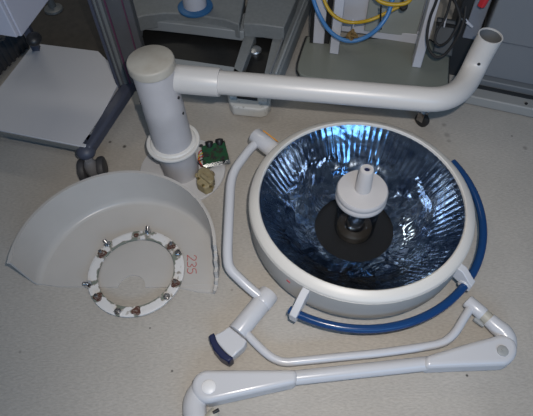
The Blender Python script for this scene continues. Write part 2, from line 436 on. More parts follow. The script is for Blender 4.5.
def arc_px(cx, cy, r, d0, d1, n, z):
    return [at(cx + r * math.cos(math.radians(d0 + (d1 - d0) * i / n)), cy + r * math.sin(math.radians(d0 + (d1 - d0) * i / n)), z) for i in range(n + 1)]
za = .050
right = px([(424, 369.5), (424, 357.5), (460, 346.6)], za) + arc_px(500.5, 351.3, 15.3, -104, 92, 14, za) + px([(460, 368)], za)
left = px([(297, 371), (297, 384.5)], za) + arc_px(208.5, 387.5, 16.3, 80, 272, 14, za)
arm = obj('spring_arm', MB().prism(right, .004, .070), 'arm_paint', lamp, bev=.014, seg=4)
mid = MB().tube([at(295, 377.9, .040), at(428, 363.4, .040)], .0205, n=24, smooth=False)
obj('arm_tube', mid, 'arm_paint', arm)
arm_l = obj('spring_arm_cover', MB().prism(left, .004, .070), 'arm_paint', lamp, bev=.014, seg=4)
c = at(502.5, 351, .0695); obj('hub_cap', MB().lathe([(.0, .0), (.016, 0), (.016, .0035), (.014, .0045), (.005, .0045), (.005, .0065), (0, .0065)], c, n=28, cap=False), 'arm_grey', arm, label='grey round hub with a screw')
c = at(208.8, 387, .0695); obj('hub_cap', MB().lathe([(.0, .0), (.0195, 0), (.0195, .002), (.018, .003), (0, .003)], c, n=28, cap=False), 'white_paint', arm_l, label='white round hub cap')
obj('elbow', MB().tube([at(206, 388, .03), at(198, 394, .031), at(194.5, 405, .032), at(196, 418, .033), at(201, 430, .033)], [.030, .032, .033, .033, .031], n=20), 'arm_paint', lamp)
obj('socket', MB().cyl(at(207, 421, .045), at(216.5, 411.5, .045), .016, n=20, bev=.003), 'beige_plastic', lamp, label='beige socket end')
obj('socket_pin', MB().cyl(at(213, 413, .058), at(219, 409.5, .060), .005, n=12), 'black_plastic', lamp)

# ------------------------------------------------------------------ ceiling column with bent pipe
B = Vector((-.323, 1.235, 0))
col = thing('ceiling_column', 'white ceiling column stub standing on its round flange with a long bent pipe arm', 'column', B)
fc = at(183, 171, 0); fc.z = 0
fb = MB().lathe([(0, 0), (.163, 0), (.165, .002), (.165, .009), (.163, .011), (0, .011)], fc, n=64, cap=False)
flange = obj('flange', fb, 'flange_paint', col)
for k in range(8):
    a = 2 * PI * (k + .35) / 8
    p = fc + Vector((math.cos(a) * .135, math.sin(a) * .135, .011))
    obj('bolt_hole', MB().lathe([(0, 0), (.009, 0), (.009, .0006), (0, .0006)], p, n=14, cap=False), 'cabinet_dark', flange, label='dark bolt hole')
LEAN = (-.020, .0, 1)
obj('lower_sleeve', MB().lathe([(.068, .009), (.068, .17)], B, LEAN, n=48), 'column_paint', col)
obj('collar', MB().lathe([(.066, .164), (.094, .164), (.0955, .166), (.0965, .168), (.0965, .174), (.095, .177), (.089, .178), (.083, .176), (.079, .181), (.070, .183)], B, LEAN, n=64), 'cream_paint', col)
sh = obj('shaft', MB().lathe([(.0705, .17), (.069, .26), (.068, .30), (.069, .306), (.0678, .335), (.0685, .345), (.0662, .36), (.0655, .51)], B, LEAN, n=56), 'column_paint', col)
obj('cap', MB().lathe([(.0, .503), (.070, .503), (.0725, .506), (.0725, .529), (.071, .533), (.067, .536), (.0, .5365)], B, LEAN, n=64, cap=False), 'column_cap_paint', col)
for (x, y, z) in ((141, 103, .38), (150, 121, .27), (184, 113, .33), (182.5, 98, .40)):
    q = at(x, y, z); d = Vector((q.x - B.x, q.y - B.y, 0)); d.normalize()
    # bring the hole onto the shaft surface
    s0 = B + Vector((-.020 * z, 0, 0)) + d * (.0725 - .012 * z) + Vector((0, 0, z)); obj('screw_hole', MB().cyl(s0 - d * .002, s0 + d * .0014, .005, n=12), 'black_plastic', sh, label='small dark screw hole')
pa = Vector((-.30, 1.233, .447)); pdir = Vector((.986, -.164, 0)).normalized()
s_end = at(220, 82.5, .447)
pdir = (at(400, 96.5, .45) - s_end); pdir.z = 0; pdir.normalize()
pstart = s_end - pdir * .20
slv = obj('pipe_sleeve', MB().lathe([(.045, 0), (.045, .196), (.0435, .2), (.036, .2)], pstart, pdir, n=40), 'pipe_paint', col)
# bent pipe, open at its end
Pe = at(490.8, 35.5, .56)
P1 = at(400, 96.5, .45)
v = (Pe - Vector((0, 0, HC))).normalized()
e2 = at(490.8 + 4.7, 35.5 - 8.8, .56); 
w = ((e2 - Vector((0, 0, HC))).normalized() - v); u = (w - v * w.dot(v)).normalized()
de = (u * .84 - v * .54).normalized()
b0 = s_end + pdir * ((at(424, 98, .45) - s_end).dot(pdir))
path = [s_end - pdir * .01 + pdir * ((b0 - s_end).length + .01) * i / 8 for i in range(8)]
k0_, k3_ = b0, Pe - de * .07
Lh = (k3_ - k0_).length * .42
c1 = k0_ + pdir * Lh * 1.15; c2 = k3_ - de * Lh
for i in range(19):
    t = i / 18; path.append(k0_ * (1 - t) ** 3 + c1 * 3 * t * (1 - t) ** 2 + c2 * 3 * t * t * (1 - t) + k3_ * t ** 3)
path += [Pe - de * .035, Pe]
PR = .0372
def hollow(path, ro, ri):
    mb = MB(); prev = None; outer = []; inner = []
    for i, p in enumerate(path):
        tg = (path[min(i + 1, len(path) - 1)] - path[max(i - 1, 0)]).normalized()
        e = Vector((0, 0, 1)) if prev is None else prev
        e = (e - tg * e.dot(tg)).normalized(); prev = e; f = tg.cross(e)
        outer.append([p + (e * math.cos(2 * PI * j / 36) + f * math.sin(2 * PI * j / 36)) * ro for j in range(36)])
        inner.append([p + (e * math.cos(2 * PI * j / 36) + f * math.sin(2 * PI * j / 36)) * ri for j in range(36)])
    mb._grid(outer + list(reversed(inner[-9:])), True, True, True)
    return mb
pipe = obj('bent_pipe', hollow(path, PR, PR - .0035), 'pipe_paint', col, sharp=50)
liner = []
obj('pipe_liner', MB().tube([Pe - de * .10, Pe - de * .004], PR - .0040, n=32, smooth=False, cap=False), 'dark_inside', pipe, label='dark metal inside of the pipe')
obj('pipe_screw', MB().cyl(Pe - de * .09, Pe - de * .035, .008, n=12), 'chrome', pipe, label='shiny screw inside the pipe end')
eye = Vector((0, 0, HC)); rd = (at(485.5, 60.5, 0) - eye).normalized()
cpt = min(path, key=lambda p: ((p - eye) - rd * (p - eye).dot(rd)).length); dq = (eye - cpt).normalized() + RT * .22
ki = path.index(cpt); tg = (path[min(ki + 1, len(path) - 1)] - path[ki - 1]).normalized()
dq = (dq - tg * dq.dot(tg)).normalized()
obj('screw_hole', MB().cyl(cpt + dq * (PR - .004), cpt + dq * (PR + .0012), .0048, n=14), 'black_plastic', pipe, label='small dark screw hole')

# circuit board and terminal block on the flange
pb = thing('circuit_board', 'green circuit board with two black capacitors lying on the white flange', 'circuit board', at(214, 155, .011))
zb, zt_ = .022, .052
q0, q1, q2, q3 = at(201.5, 146.5, zt_), at(224.5, 140.5, zt_), at(230, 162, zb), at(203.5, 168, zb)
nrm = (q1 - q0).cross(q3 - q0).normalized(); nrm = nrm if nrm.z > 0 else -nrm
bmx = MB(); vs = [bmx.bm.verts.new(p + nrm * h) for h in (-.0015, .0015) for p in (q0, q1, q2, q3)]
for f in ((0, 1, 2, 3), (4, 5, 6, 7), (0, 1, 5, 4), (1, 2, 6, 5), (2, 3, 7, 6), (3, 0, 4, 7)): bmx.bm.faces.new([vs[i] for i in f])
pcb = obj('board', bmx, 'pcb_green', pb)
obj('heat_sink', MB().beam(q3 + nrm * .006 + Vector((0, 0, .001)), q2 + nrm * .006 + Vector((0, 0, .001)), .016, .008), 'chrome', pb, label='bright metal strip')
ud = (q0 - q3).normalized()
for x, y in ((209.2, 143.5), (219.3, 141.2)):
    p = at(x, y, .052); ca = (ud * .75 + Vector((0, -.1, .75))).normalized(); obj('capacitor', MB().cyl(p - ca * .022, p + ca * .008, .0155, n=24, bev=.002), 'black_plastic', pb, label='black capacitor')
for x, y, a_, b_ in ((207, 156, .010, .004), (215, 150, .006, .006), (221, 150, .008, .004), (214, 158, .007, .004), (223, 158, .005, .005)):
    p = at(x, y, .040) + nrm * .004; obj('chip', MB().box(p, (q1 - q0).normalized() * a_, ud * b_, nrm * .003), 'black_plastic', pb)
for k, m_ in ((0, 'wire_red'), (1, 'wire_yellow'), (2, 'wire_red'), (3, 'black_rubber')):
    obj('wire', MB().tube([at(202 + k * .5, 150 + k * 3, .045), at(199 - k * .4, 153 + k * 3, .045), at(199.5 + k * .8, 160 + k * 2, .035), at(201 + k * 1.2, 167, .022)], .0022, n=8), m_, pb, label={'wire_red': 'red wire', 'wire_yellow': 'yellow wire', 'black_rubber': 'black wire'}[m_])
tb = thing('terminal_block', 'chunky tan terminal block with a slot lying in front of the green circuit board', 'terminal block', at(205, 180, .011))
poly = px([(198, 171), (204, 167.5), (210, 170), (214.5, 178), (212, 187), (205, 190), (196.5, 184.5)], .045)
bd = obj('body', MB().prism(poly, .012, .055), 'ceramic_tan', tb, bev=.006, seg=3)
obj('ridge', MB().beam(at(201, 174.5, .06), at(212, 183, .06), .016, .016), 'ceramic_tan', tb, bev=.004)
for x, y, r_ in ((198.5, 176, .013), (201.5, 185.5, .014), (210.5, 186, .012), (211.5, 173.5, .011)):
    p = at(x, y, .034); obj('lug', MB().lathe([(0, -.016), (r_ * .8, -.016), (r_, -.008), (r_ * .9, .010), (r_ * .5, .014), (0, .014)], p, (-.25, -.3, .9), n=7, cap=False), 'ceramic_tan', tb, bev=.002)
for x, y in ((199.5, 179), (204, 186), (211.5, 187)): obj('screw', MB().cyl(at(x, y, .05), at(x, y, .05) + Vector((-.003, -.004, .010)), .005, n=12), 'brass', tb, label='brass screw')

# ------------------------------------------------------------------ half-round canopy shell
T = Vector((-.470, .796, 0))
tray = thing('canopy_shell', 'half-round beige sheet-metal canopy shell lying open with red handwriting inside', 'shell', T)
eL = at(36, 285.5); eR = at(216.5, 295)
aL = math.atan2(eL.y - T.y, eL.x - T.x) % (2 * PI); aR = math.atan2(eR.y - T.y, eR.x - T.x)
NA = 72
th = .005
def wall_h(a):
    H = .155
    if a < math.radians(3):
        d = math.degrees(a); k = (d + 15) / 18
        H = .155 if d > 1 else (.128 if d > -2 else (.118 if d > -5 else (.085 if d > -9 else (.05 if d > -12 else .02))))
    return H
wm = MB(); rin = []
angs = [aR + (aL - aR) * i / (NA * 3) for i in range(NA * 3 + 1)]
for a in angs:
    H = wall_h(a); d = Vector((math.cos(a), math.sin(a), 0))
    def R_(z): return .302 + .0115 * z / .155
    pr = [(.286, th), (.295, th + .002), (.3005, .012), (R_(.03), .03), (R_(H * .9) if H > .04 else R_(.03), max(H * .9, .031)), (R_(H), max(H, .032)), (R_(H) + .010, max(H, .032)), (R_(H) + .010, max(H, .032) - .006), (R_(H) + th, max(H, .032) - .007), (R_(.03) + th, .022), (.304, .004), (.296, .0), (.286, .0)]
    rin.append([T + Vector((-.015, .003, 0)) * (z / .155) + d * r + Vector((0, 0, z)) for r, z in pr])
wm._grid(rin, True, True, True)
obj('curved_wall', wm, 'tray_paint', tray, sharp=45)
# floor plate with a half-round notch in the straight edge
arc = [T + Vector((math.cos(a), math.sin(a), 0)) * .2875 for a in angs[::3]]
nc = at(132, 287.3); se = []
for x, y in ((58.5, 287.2), (90, 287.6), (118.5, 287.6)): se.append(at(x, y))
nr = (at(118.8, 287.6) - at(145.5, 287.8)).length / 2
for i in range(1, 12): a = PI - PI * i / 12; se.append(nc + Vector((math.cos(a) * nr, math.sin(a) * nr * .95, 0)))
for x, y in ((145.5, 287.8), (178, 288), (198, 292.5)): se.append(at(x, y))
plate = MB().prism(arc + se, .0, th)
pl = obj('floor_plate', plate, 'tray_paint', tray, sharp=45)
for p0, p1 in (((150, 286.0), (214, 283.5)), ((180, 287.4), (214, 290.5))):
    obj('crease', MB().beam(at(*p0, th), at(*p1, th), .004, .002), 'tray_paint', pl)
obj('corner_flap', MB().prism([at(36, 286), at(9, 265.5, .15), at(9.5, 264.5, .15), at(37, 284)], .0, .003), 'tray_paint', tray) if False else None
for x, y in ((42, 283.5),): obj('rivet', MB().lathe([(0, 0), (.003, 0), (.0025, .001), (0, .0015)], at(x, y, th), n=12, cap=False), 'tray_paint', pl)
for x, y, z in ((16, 254, .10), (104, 175.5, .15)):
    p = at(x, y, z); d = (p - T); d.z = 0; d.normalize(); s0 = T + Vector((-.015, .003, 0)) * (z / .155) + d * (.302 + .0115 * z / .155 + th) + Vector((0, 0, z - .01)); obj('rivet', MB().cyl(s0 - d * .001, s0 + d * .006, .006, n=12), 'black_plastic', tray, label='small dark rivet')
# red handwriting 235, each figure turned a quarter turn
wr = MB()
def stroke(pp, ox, oy, s):
    # figure drawn upright in a unit box, then turned clockwise: right of the figure points down the shell
    q = [at(ox - (v - .5) * s * 9.0, oy + (u - .5) * s * 6.0, th + .0006) for u, v in pp]
    wr.tube([Vector((p.x, p.y, th + .0006)) for p in q], .0016, n=6, flat=.4, sub=5)
# v runs bottom(0) .. top(1) of the figure, u runs left .. right
def fig(pp, oy, k=1.0): stroke([(u, 1 - v) for u, v in [(a, 1 - b) for a, b in pp]], 191.5, oy, k)
def figure(pp, oy): 
    q = [at(191.7 + (v - .5) * 9.0, oy + (u - .5) * 6.5, th) for u, v in pp]
    wr.tube([Vector((p.x, p.y, th + .0006)) for p in q], .0016, n=6, flat=.4, sub=5)
figure([(.1, .75), (.3, 1), (.75, .95), (.85, .7), (.5, .35), (.1, .02), (.5, .06), (.95, .0)], 258)
figure([(.1, .95), (.6, 1), (.85, .75), (.45, .52), (.85, .35), (.75, .05), (.1, .05)], 264.5)
figure([(.9, 1), (.25, .95), (.2, .6), (.6, .62), (.9, .35), (.6, .02), (.1, .1)], 271)
obj('marker_writing', wr, 'red_ink', pl, label='red handwritten 235')

# ------------------------------------------------------------------ mounting ring with bolts
G = Vector((-.441, .794, 0)); ZR = .022
ring = thing('mounting_ring', 'flat ring with chipped white paint and rusty bolts lying on the shell edge', 'ring', G + Vector((0, 0, .0035)))
bolts = [(106.5, 243, 's'), (101, 253, 'r'), (136, 234, 'h'), (148, 229.5, 's'), (172, 244.6, 'r'), (176, 254, 'n'), (171.5, 281.5, 'r'), (163, 293.5, 'n'), (118.4, 310, 'n'), (136, 307.5, 'x'), (92, 283, 's'), (99, 295.5, 'r')]
ba = []
for x, y, k in bolts:
    p = at(x, y, ZR + .008); ba.append(math.atan2(p.y - G.y, p.x - G.x))
bm = bmesh.new(); lay = bm.verts.layers.float_color.new('paint')
NR = 240; pr = [(.126, 0), (.126, .007), (.127, .008), (.134, .008), (.142, .008), (.150, .008), (.158, .008), (.160, .007), (.160, 0)]
rows = []
for i in range(NR):
    a = 2 * PI * i / NR
    dm_ = min(abs((a - b + PI) % (2 * PI) - PI) for b in ba)
    row = []
    for r, z in pr:
        v_ = bm.verts.new(G + Vector((math.cos(a) * r, math.sin(a) * r, ZR - .004 + z)))
        val = .80 if dm_ > .16 else (.24 + .56 * (dm_ / .16))
        if r < .128: val = min(val, .3)
        v_[lay] = (val, val, val, 1); row.append(v_)
    rows.append(row)
for i in range(NR):
    a_, b_ = rows[i], rows[(i + 1) % NR]
    for j in range(len(pr)):
        k = (j + 1) % len(pr); bm.faces.new((a_[j], b_[j], b_[k], a_[k]))
plate_r = obj('ring_plate', bm, 'ring', ring, sharp=40)
zt0 = ZR + .004
for (x, y, k), a in zip(bolts, ba):
    rr = {'s': .152, 'h': .143, 'r': .143, 'n': .148, 'x': .143}[k]
    p = G + Vector((math.cos(a) * rr, math.sin(a) * rr, zt0))
    out = Vector((math.cos(a), math.sin(a), 0))
    if k in 'rx':
        obj('rust_patch' if k == 'x' else 'washer', MB().lathe([(.0, 0), (.015, 0), (.014, .0025), (.008, .003), (.0, .002)], p, n=20, cap=False, fn=lambda r, h, t: r * (1 + .18 * math.sin(3 * t + x))), 'rust', ring, label='rusty washer' if k == 'r' else 'flaking rust patch')
    if k in 'nr':
        b_ = obj('nut', MB().lathe([(.0, .001), (.0115, .001), (.0115, .009), (.0095, .011), (0, .011)], p, (out * .15 + Vector((0, 0, 1))), n=6, cap=False), 'steel' if k == 'n' else 'rust', ring)
        obj('stud', MB().lathe([(.0062, .009), (.0062, .019), (.005, .021), (0, .0215)], p, (out * .15 + Vector((0, 0, 1))), n=14, cap=False), 'steel', b_)
    if k == 's':
        ax = (out * .75 + Vector((0, 0, .7))).normalized()
        b_ = obj('bolt', MB().lathe([(.0, -.004), (.0066, -.004), (.0066, .021), (.0055, .024), (0, .024)], p, ax, n=16, cap=False), 'steel', ring)
        obj('nut', MB().lathe([(.0, .001), (.0125, .001), (.0125, .011), (0, .011)], p, ax, n=6, cap=False), 'chrome', b_)
    if k == 'h':
        obj('washer', MB().lathe([(.0, 0), (.009, 0), (.008, .002), (.004, .002), (0, .0005)], p, n=18, cap=False), 'rust', ring, label='rusty washer')
# short spacers under the ring
for a in (.4, 1.3, 2.2, 3.0):
    p = G + Vector((math.cos(a) * .143, math.sin(a) * .143, .0035)); obj('stud', MB().cyl(p, p + Vector((0, 0, ZR - .006)), .005, n=12), 'steel', ring)
for a in (4.2, 5.2):
    p = G + Vector((math.cos(a) * .143, math.sin(a) * .143, 0)); obj('stud', MB().cyl(p, p + Vector((0, 0, ZR - .003)), .005, n=12), 'steel', ring)

# ------------------------------------------------------------------ trolley at the left
dR = Vector((.068, .315, 0)).normalized(); dF = Vector((-.34, .10, 0)).normalized()
FR = Vector((-.657, 1.253, 0))
tr = thing('trolley', 'dark framed trolley with white bottom shelf and white drawer above it', 'trolley', FR)
BRr = FR + dR * .58; BLr = Vector((-.993, 1.878, 0)); FLl = Vector((-1.12, 1.39, 0))
shelf = obj('shelf', MB().prism([FR, FR + dR * .40, Vector((-.70, 1.807, 0)), BLr, FLl], .118, .140), 'trolley_white', tr, bev=.002)
obj('shelf_edge', MB().beam(FR + Vector((0, 0, .127)) - dR * .004, FLl + Vector((0, 0, .127)) - dR * .004, .006, .016), 'profile_light', shelf)
bar0 = at(86, 151, .115); bar1 = bar0 + (at(131, 84, .115) - bar0) * 1.25
fr = obj('side_bar', MB().beam(bar0, bar1, .048, .05), 'trolley_dark', tr, bev=.012, seg=3)
obj('corner_knob', MB().ball(at(86, 151.5, .11), .036, (1, 1, .8)), 'trolley_dark', tr)
cs = at(96.5, 177, 0); cs.z = 0
hd_ = obj('caster', MB().lathe([(.020, .012), (.026, .03), (.028, .055), (.026, .078), (.014, .10)], cs, n=20), 'caster_grey', tr, label='grey caster with two black wheels')
wd = dF
wdx = Vector((1, .12, 0)).normalized()
for sgn in (-1, 1):
    w0 = cs + wdx * sgn * .022 + Vector((0, 0, .046)); obj('wheel', MB().cyl(w0, w0 + wdx * sgn * .026, .046, n=28, bev=.008), 'wheel_grey', hd_, label='black wheel')
po = Vector((-.585, 1.61, 0))
pw = (at(152, 84, .12) - at(117, 88, .12)); pw.z = 0; W_ = pw.length; pw.normalize(); pd_ = Vector((-pw.y, pw.x, 0))
p0 = at(117, 88, .12); p0.z = 0
post = obj('upright_post', MB().box(p0 + pw * W_ / 2 + pd_ * .04 + Vector((0, 0, .59)), pw * W_ / 2, pd_ * .04, Vector((0, 0, .50))), 'profile_dark', tr, bev=.004)
for off, wd_, m_, lb in ((.004, .010, 'trolley_dark', None), (.020, .008, 'profile_light', 'pale ridge'), (.036, .012, 'profile_light', 'pale ridge'), (.056, .005, 'purple_strip', 'purple strip'), (W_ - .028, .004, 'purple_strip', 'purple strip')):
    s0 = p0 + pw * off - pd_ * .003; obj('edge_strip', MB().box(s0 + pw * wd_ / 2 + Vector((0, 0, .59)), pw * wd_ / 2, pd_ * .004, Vector((0, 0, .498))), m_, post, label=lb)
dc = at(22, 37, .62); dc.z = 0
ctr = dc + dF * .2 + dR * .24
dw = obj('drawer_unit', MB().box(ctr + Vector((0, 0, .745)), dF * .2, dR * .24, Vector((0, 0, .125))), 'drawer_white', tr, bev=.004)
obj('drawer_front', MB().box(dc + dF * .2 - dR * .008 + Vector((0, 0, .748)), dF * .197, dR * .008, Vector((0, 0, .12))), 'drawer_white', dw, bev=.003)
obj('corner_bumper', MB().ball(at(34, 39, .60), .022, (1, 1.2, .8)), 'black_plastic', dw, label='black bumper under the corner')
for side_p in (BRr, BLr):
    pp = side_p - dR * .04 + (BLr - BRr).normalized() * (.03 if side_p is BRr else -.03)
    obj('upright_post', MB().box(pp + Vector((0, 0, .47)), pw * .015, pd_ * .015, Vector((0, 0, .40))), 'trolley_dark', tr) if side_p is BLr else None
for k, pp in enumerate((FLl + dR * .05, BLr - dR * .05)):
    obj('caster', MB().cyl(pp + wd * -.02 + Vector((0, 0, .036)), pp + wd * .02 + Vector((0, 0, .036)), .036, n=24, bev=.006), 'black_rubber', tr)
    obj('caster_stem', MB().cyl(pp + Vector((0, 0, .06)), pp + Vector((0, 0, .12)), .012, n=12), 'profile_light', tr)

# ribbed bin and round foot behind it
rb0 = at(30, 46, 0); rb0.z = 0
rbn = thing('ribbed_case', 'dark ribbed case on the floor left of the white trolley shelf', 'case', rb0)
e1 = Vector((-.21, -.48, 0)).normalized(); e2_ = Vector((-e1.y, e1.x, 0)); e2_ = e2_ if e2_.x < 0 else -e2_
rbody = obj('case_body', MB().box(rb0 + e1 * .30 + e2_ * .20 + Vector((0, 0, .06)), e1 * .30, e2_ * .20, Vector((0, 0, .06))), 'ribbed_dark', rbn, bev=.004)
ribs = MB()
for i in range(18):
    p = rb0 + e1 * (.02 + i * .033) + Vector((0, 0, .06)); ribs.box(p - e2_ * .003 , e1 * .007, e2_ * .004, Vector((0, 0, .058)))
    ribs.box(p + e2_ * .2 + Vector((0, 0, .0625)), e1 * .007, e2_ * .195, Vector((0, 0, .003)))
obj('ribbing', ribs, 'ribbed_dark', rbody)
mq = at(95, 30, 0)
tag(obj('floor_sheet', MB().prism(px([(32, 47), (60, 60), (96, 66), (121, 52), (127, 20), (118, -25), (15, -25), (22, 20)], 0), .0, .005), 'sheet_brown', loc=mq, bev=.002), 'thin dark brown sheet added over the floor behind the white trolley shelf', 'mat')  # thin sheet added to darken the floor area behind the shelf
ft = at(54, 10, .005); ft.z = .005
tag(obj('round_foot', MB().lathe([(0, 0), (.046, 0), (.048, .004), (.045, .012), (.02, .022), (.016, .07), (0, .07)], ft, n=32, cap=False), 'profile_light', loc=ft), 'dull round metal foot on the dark floor behind the trolley shelf', 'foot')

# ------------------------------------------------------------------ grey machine base
mb0 = at(215, 80, 0); mb0.z = 0
mc = thing('machine_base', 'grey machine chassis with black recesses and a blue-collared white cylinder', 'machine', mb0)
obj('recess_floor', MB().prism(px([(128, 20), (248, 30), (290, 32), (268, 84), (236, 78), (128, 60)], .055), .03, .055), 'black_panel', mc, label='black recess')
obj('frame_lip', MB().prism(px([(126, 47), (140, 50), (175, 58), (233.5, 66.5), (240, 71), (264, 74), (272, 78), (270, 88), (232, 82), (170, 70), (120, 60)], .10), .02, .10), 'machine_light', mc, bev=.005)
obj('frame_strut', MB().prism(px([(244.5, 34), (256, 34), (241, 74), (232.5, 72)], .10), .02, .10), 'machine_grey', mc, bev=.003)
obj('frame_strut', MB().prism(px([(273.5, 34), (285, 34), (272, 78), (263.5, 77)], .10), .02, .10), 'machine_grey', mc, bev=.003)
obj('frame_strut', MB().prism(px([(126, 20), (141, 22), (137, 52), (124, 56)], .10), .02, .10), 'machine_light', mc, bev=.003)
kb = at(255.6, 55, .055)
obj('knob', MB().lathe([(.017, 0), (.017, .020), (.026, .022), (.0295, .026), (.026, .032), (.013, .036), (0, .037)], kb, n=28), 'satin', mc, label='silver domed knob')
dk = obj('upper_deck', MB().prism(px([(131, 19), (145, 15), (163, 13), (185, 13.5), (205, 16), (225, 19.5), (239, 24.5), (244, 0), (246, -30), (122, -30)], .175), .10, .175), 'machine_grey', mc, bev=.006, seg=3)
obj('deck_lip', MB().prism(px([(133, 26.5), (160, 28.5), (200, 33), (244, 38.5), (248, 20), (140, 10)], .10), .085, .135), 'machine_light', dk, bev=.004)
dk2 = obj('side_deck', MB().prism(px([(243, 23.5), (262, 24.5), (284, 27.5), (296, 0), (304, -30), (250, -30), (247.5, 0)], .165), .095, .165), 'machine_grey', mc, bev=.005)
sk = obj('side_skirt', MB().prism(px([(286, 33), (299, 0), (310, -30), (322, -30), (309, 0), (280, 74), (273, 79), (272, 76)], .10), .015, .10), 'machine_grey', mc, bev=.004)
obj('skirt_rib', MB().beam(at(276, 74, .105), at(307, -5, .105), .010, .016), 'machine_light', sk, bev=.002)
obj('skirt_rib', MB().beam(at(270, 74, .105), at(299, -5, .105), .006, .012), 'cabinet_grey', sk, bev=.002)
cy = at(195.5, 8, .175)
bc = obj('collar', MB().lathe([(.062, 0), (.076, 0), (.079, .003), (.079, .010), (.074, .014), (.05, .016)], cy, n=44), 'collar_blue', mc, label='blue collar ring')
obj('cylinder', MB().lathe([(.052, .0), (.052, .30)], cy, n=40), 'stand_white', mc, label='white upright cylinder')
# caster housing with chipped paint poking out in front
ch = obj('caster_housing', MB().prism(px([(227, 92), (271, 95), (270.5, 103), (267, 107.5), (260, 109.5), (233, 106.5), (229, 102)], .055), .004, .055), 'machine_white', mc, bev=.008, seg=3, label='chipped white caster housing')
obj('housing_slot', MB().prism(px([(237, 92), (258, 94), (257, 100.5), (237, 98)], .057), .050, .062), 'black_plastic', ch, bev=.002, label='black slot')
obj('housing_block', MB().prism(px([(258.5, 95), (268, 96), (267, 103), (258, 102)], .066), .050, .068), 'machine_white', ch, bev=.003)
obj('housing_block', MB().prism(px([(228, 92.5), (236.5, 93), (236, 97.5), (229.5, 97)], .066), .050, .068), 'machine_white', ch, bev=.003)

# ------------------------------------------------------------------ white equipment stand
es0 = at(370, 70, 0); es0.z = 0
es = thing('equipment_stand', 'white framed equipment stand with grey base plate on casters', 'stand', es0)
ZB = .10
obj('base_plate', MB().prism(px([(307, 36), (302, 50), (298, 63), (297.5, 69), (300, 74), (306, 76.5), (345, 82.5), (400, 91.5), (436, 97.5), (444, 96), (448, 88), (450, 52), (430, 40)], ZB), .075, ZB), 'stand_base', es, bev=.005)
obj('edge_trim', MB().prism(px([(305.6, 36), (300.6, 50), (296.6, 63), (296.2, 69.4), (299, 75.2), (305.6, 77.8), (345, 83.8), (400, 92.8), (436, 98.8), (446, 97), (449, 88), (450.5, 52), (430, 39)], .09), .078, .09), 'black_rubber', es)
def vpost(x0, y0, wpx, z0=ZB, h=.8, m_='stand_white', name='upright', depth=.035, par=es, lab=None, yaw=None):
    a_ = at(x0 - wpx / 2, y0, z0); b_ = at(x0 + wpx / 2, y0 + wpx * .12, z0)
    d = b_ - a_; d.z = 0; L = d.length; d.normalize(); n_ = Vector((-d.y, d.x, 0)); n_ = n_ if n_.y > 0 else -n_
    mid_ = (a_ + b_) / 2
    return obj(name, MB().box(Vector((mid_.x, mid_.y, z0 + h / 2)) + n_ * depth / 2, d * L / 2, n_ * depth / 2, Vector((0, 0, h / 2))), m_, par, bev=.003, label=lab)
vpost(318.2, 43, 11, depth=.03)
vpost(326.2, 43.5, 5.5, depth=.03, m_='black_plastic', name='channel', lab='black channel')
vpost(311, 43, 3.2, depth=.03, m_='black_plastic', name='channel', lab='black channel')
vpost(333.8, 53.5, 9, depth=.03)
vpost(416.2, 67, 9, depth=.07)
vpost(421, 38, 10, depth=.03)
vpost(359, 31, 40, z0=ZB, h=.8, depth=.012, name='back_panel')
vpost(390, 31, 52, z0=ZB + .03, h=.8, depth=.010, name='back_panel', m_='stand_panel', lab='grey back panel')
obj('cross_bar', MB().beam(at(372, 31, ZB + .02), at(419, 38, ZB + .02), .03, .05), 'stand_white', es, bev=.003)
for x, y in ((308.5, 86), (420.5, 125)):
    p = at(x, y, 0); p.z = 0; dd = Vector((.75, .66, 0)).normalized()
    cst = obj('caster', MB().lathe([(.010, .045), (.022, .055), (.022, .062), (.010, .075)], p + Vector((.0, .02, 0)), n=18), 'chrome', es, label='steel caster with dark wheel')
    obj('wheel', MB().cyl(p - dd * .011 + Vector((0, 0, .030)), p + dd * .011 + Vector((0, 0, .030)), .030, n=24, bev=.005), 'black_rubber', cst)
    obj('fork', MB().box(p + dd * .015 + Vector((0, .008, .045)), dd * .002, Vector((-dd.y, dd.x, 0)) * .014, Vector((0, 0, .02))).box(p - dd * .015 + Vector((0, .008, .045)), dd * .002, Vector((-dd.y, dd.x, 0)) * .014, Vector((0, 0, .02))), 'steel', cst)
for x, y in ((330, 40), (440, 62)):
    p = at(x, y, 0); p.z = 0
    obj('caster', MB().cyl(p + Vector((-.011, 0, .0275)), p + Vector((.011, 0, .0275)), .0275, n=20), 'black_rubber', es)
    obj('caster_stem', MB().cyl(p + Vector((0, 0, .04)), p + Vector((0, 0, .08)), .010, n=12), 'chrome', es)

# hoses hanging in front of the stand
def hose(name, pts, r, m_, label, cat, group=None):
    P = [at(*p) for p in pts]; base = P[0].copy()
    return tag(obj(name, MB().tube(P, r, n=12, sub=8), m_, loc=base), label, cat, group)
hose('hose', [(309, -22, .42), (312, -6, .36), (318, 12, .30), (328, 29, .26), (340, 38.5, .24), (352, 41, .24), (366, 37, .26), (378, 28, .30), (387, 16, .34), (392, 2, .38), (395, -12, .42)], .0085, 'hose_blue', 'blue hose hanging in a loop in front of the white stand', 'hose')
hose('hose', [(318, -20, .44), (322, -6, .38), (329, 10, .33), (340, 19.5, .30), (354, 22.5, .29), (370, 20, .31), (384, 14, .33), (396, 8, .35), (408, 2, .37), (416, -8, .40)], .0070, 'hose_yellow', 'long yellow hose hanging in a wide loop behind the blue hose', 'hose')
hose('hose', [(372, -10, .42), (377, -1, .40), (386, 3.5, .39), (398, 4.5, .39), (408, 2, .40), (414, -6, .42)], .0075, 'hose_yellow', 'short yellow hose loop at the top beside the black knob', 'hose')
kq = at(403.5, 6.5, .36)
kf = thing('hose_fitting', 'small round black knob hanging beside the yellow hoses', 'fitting', kq)
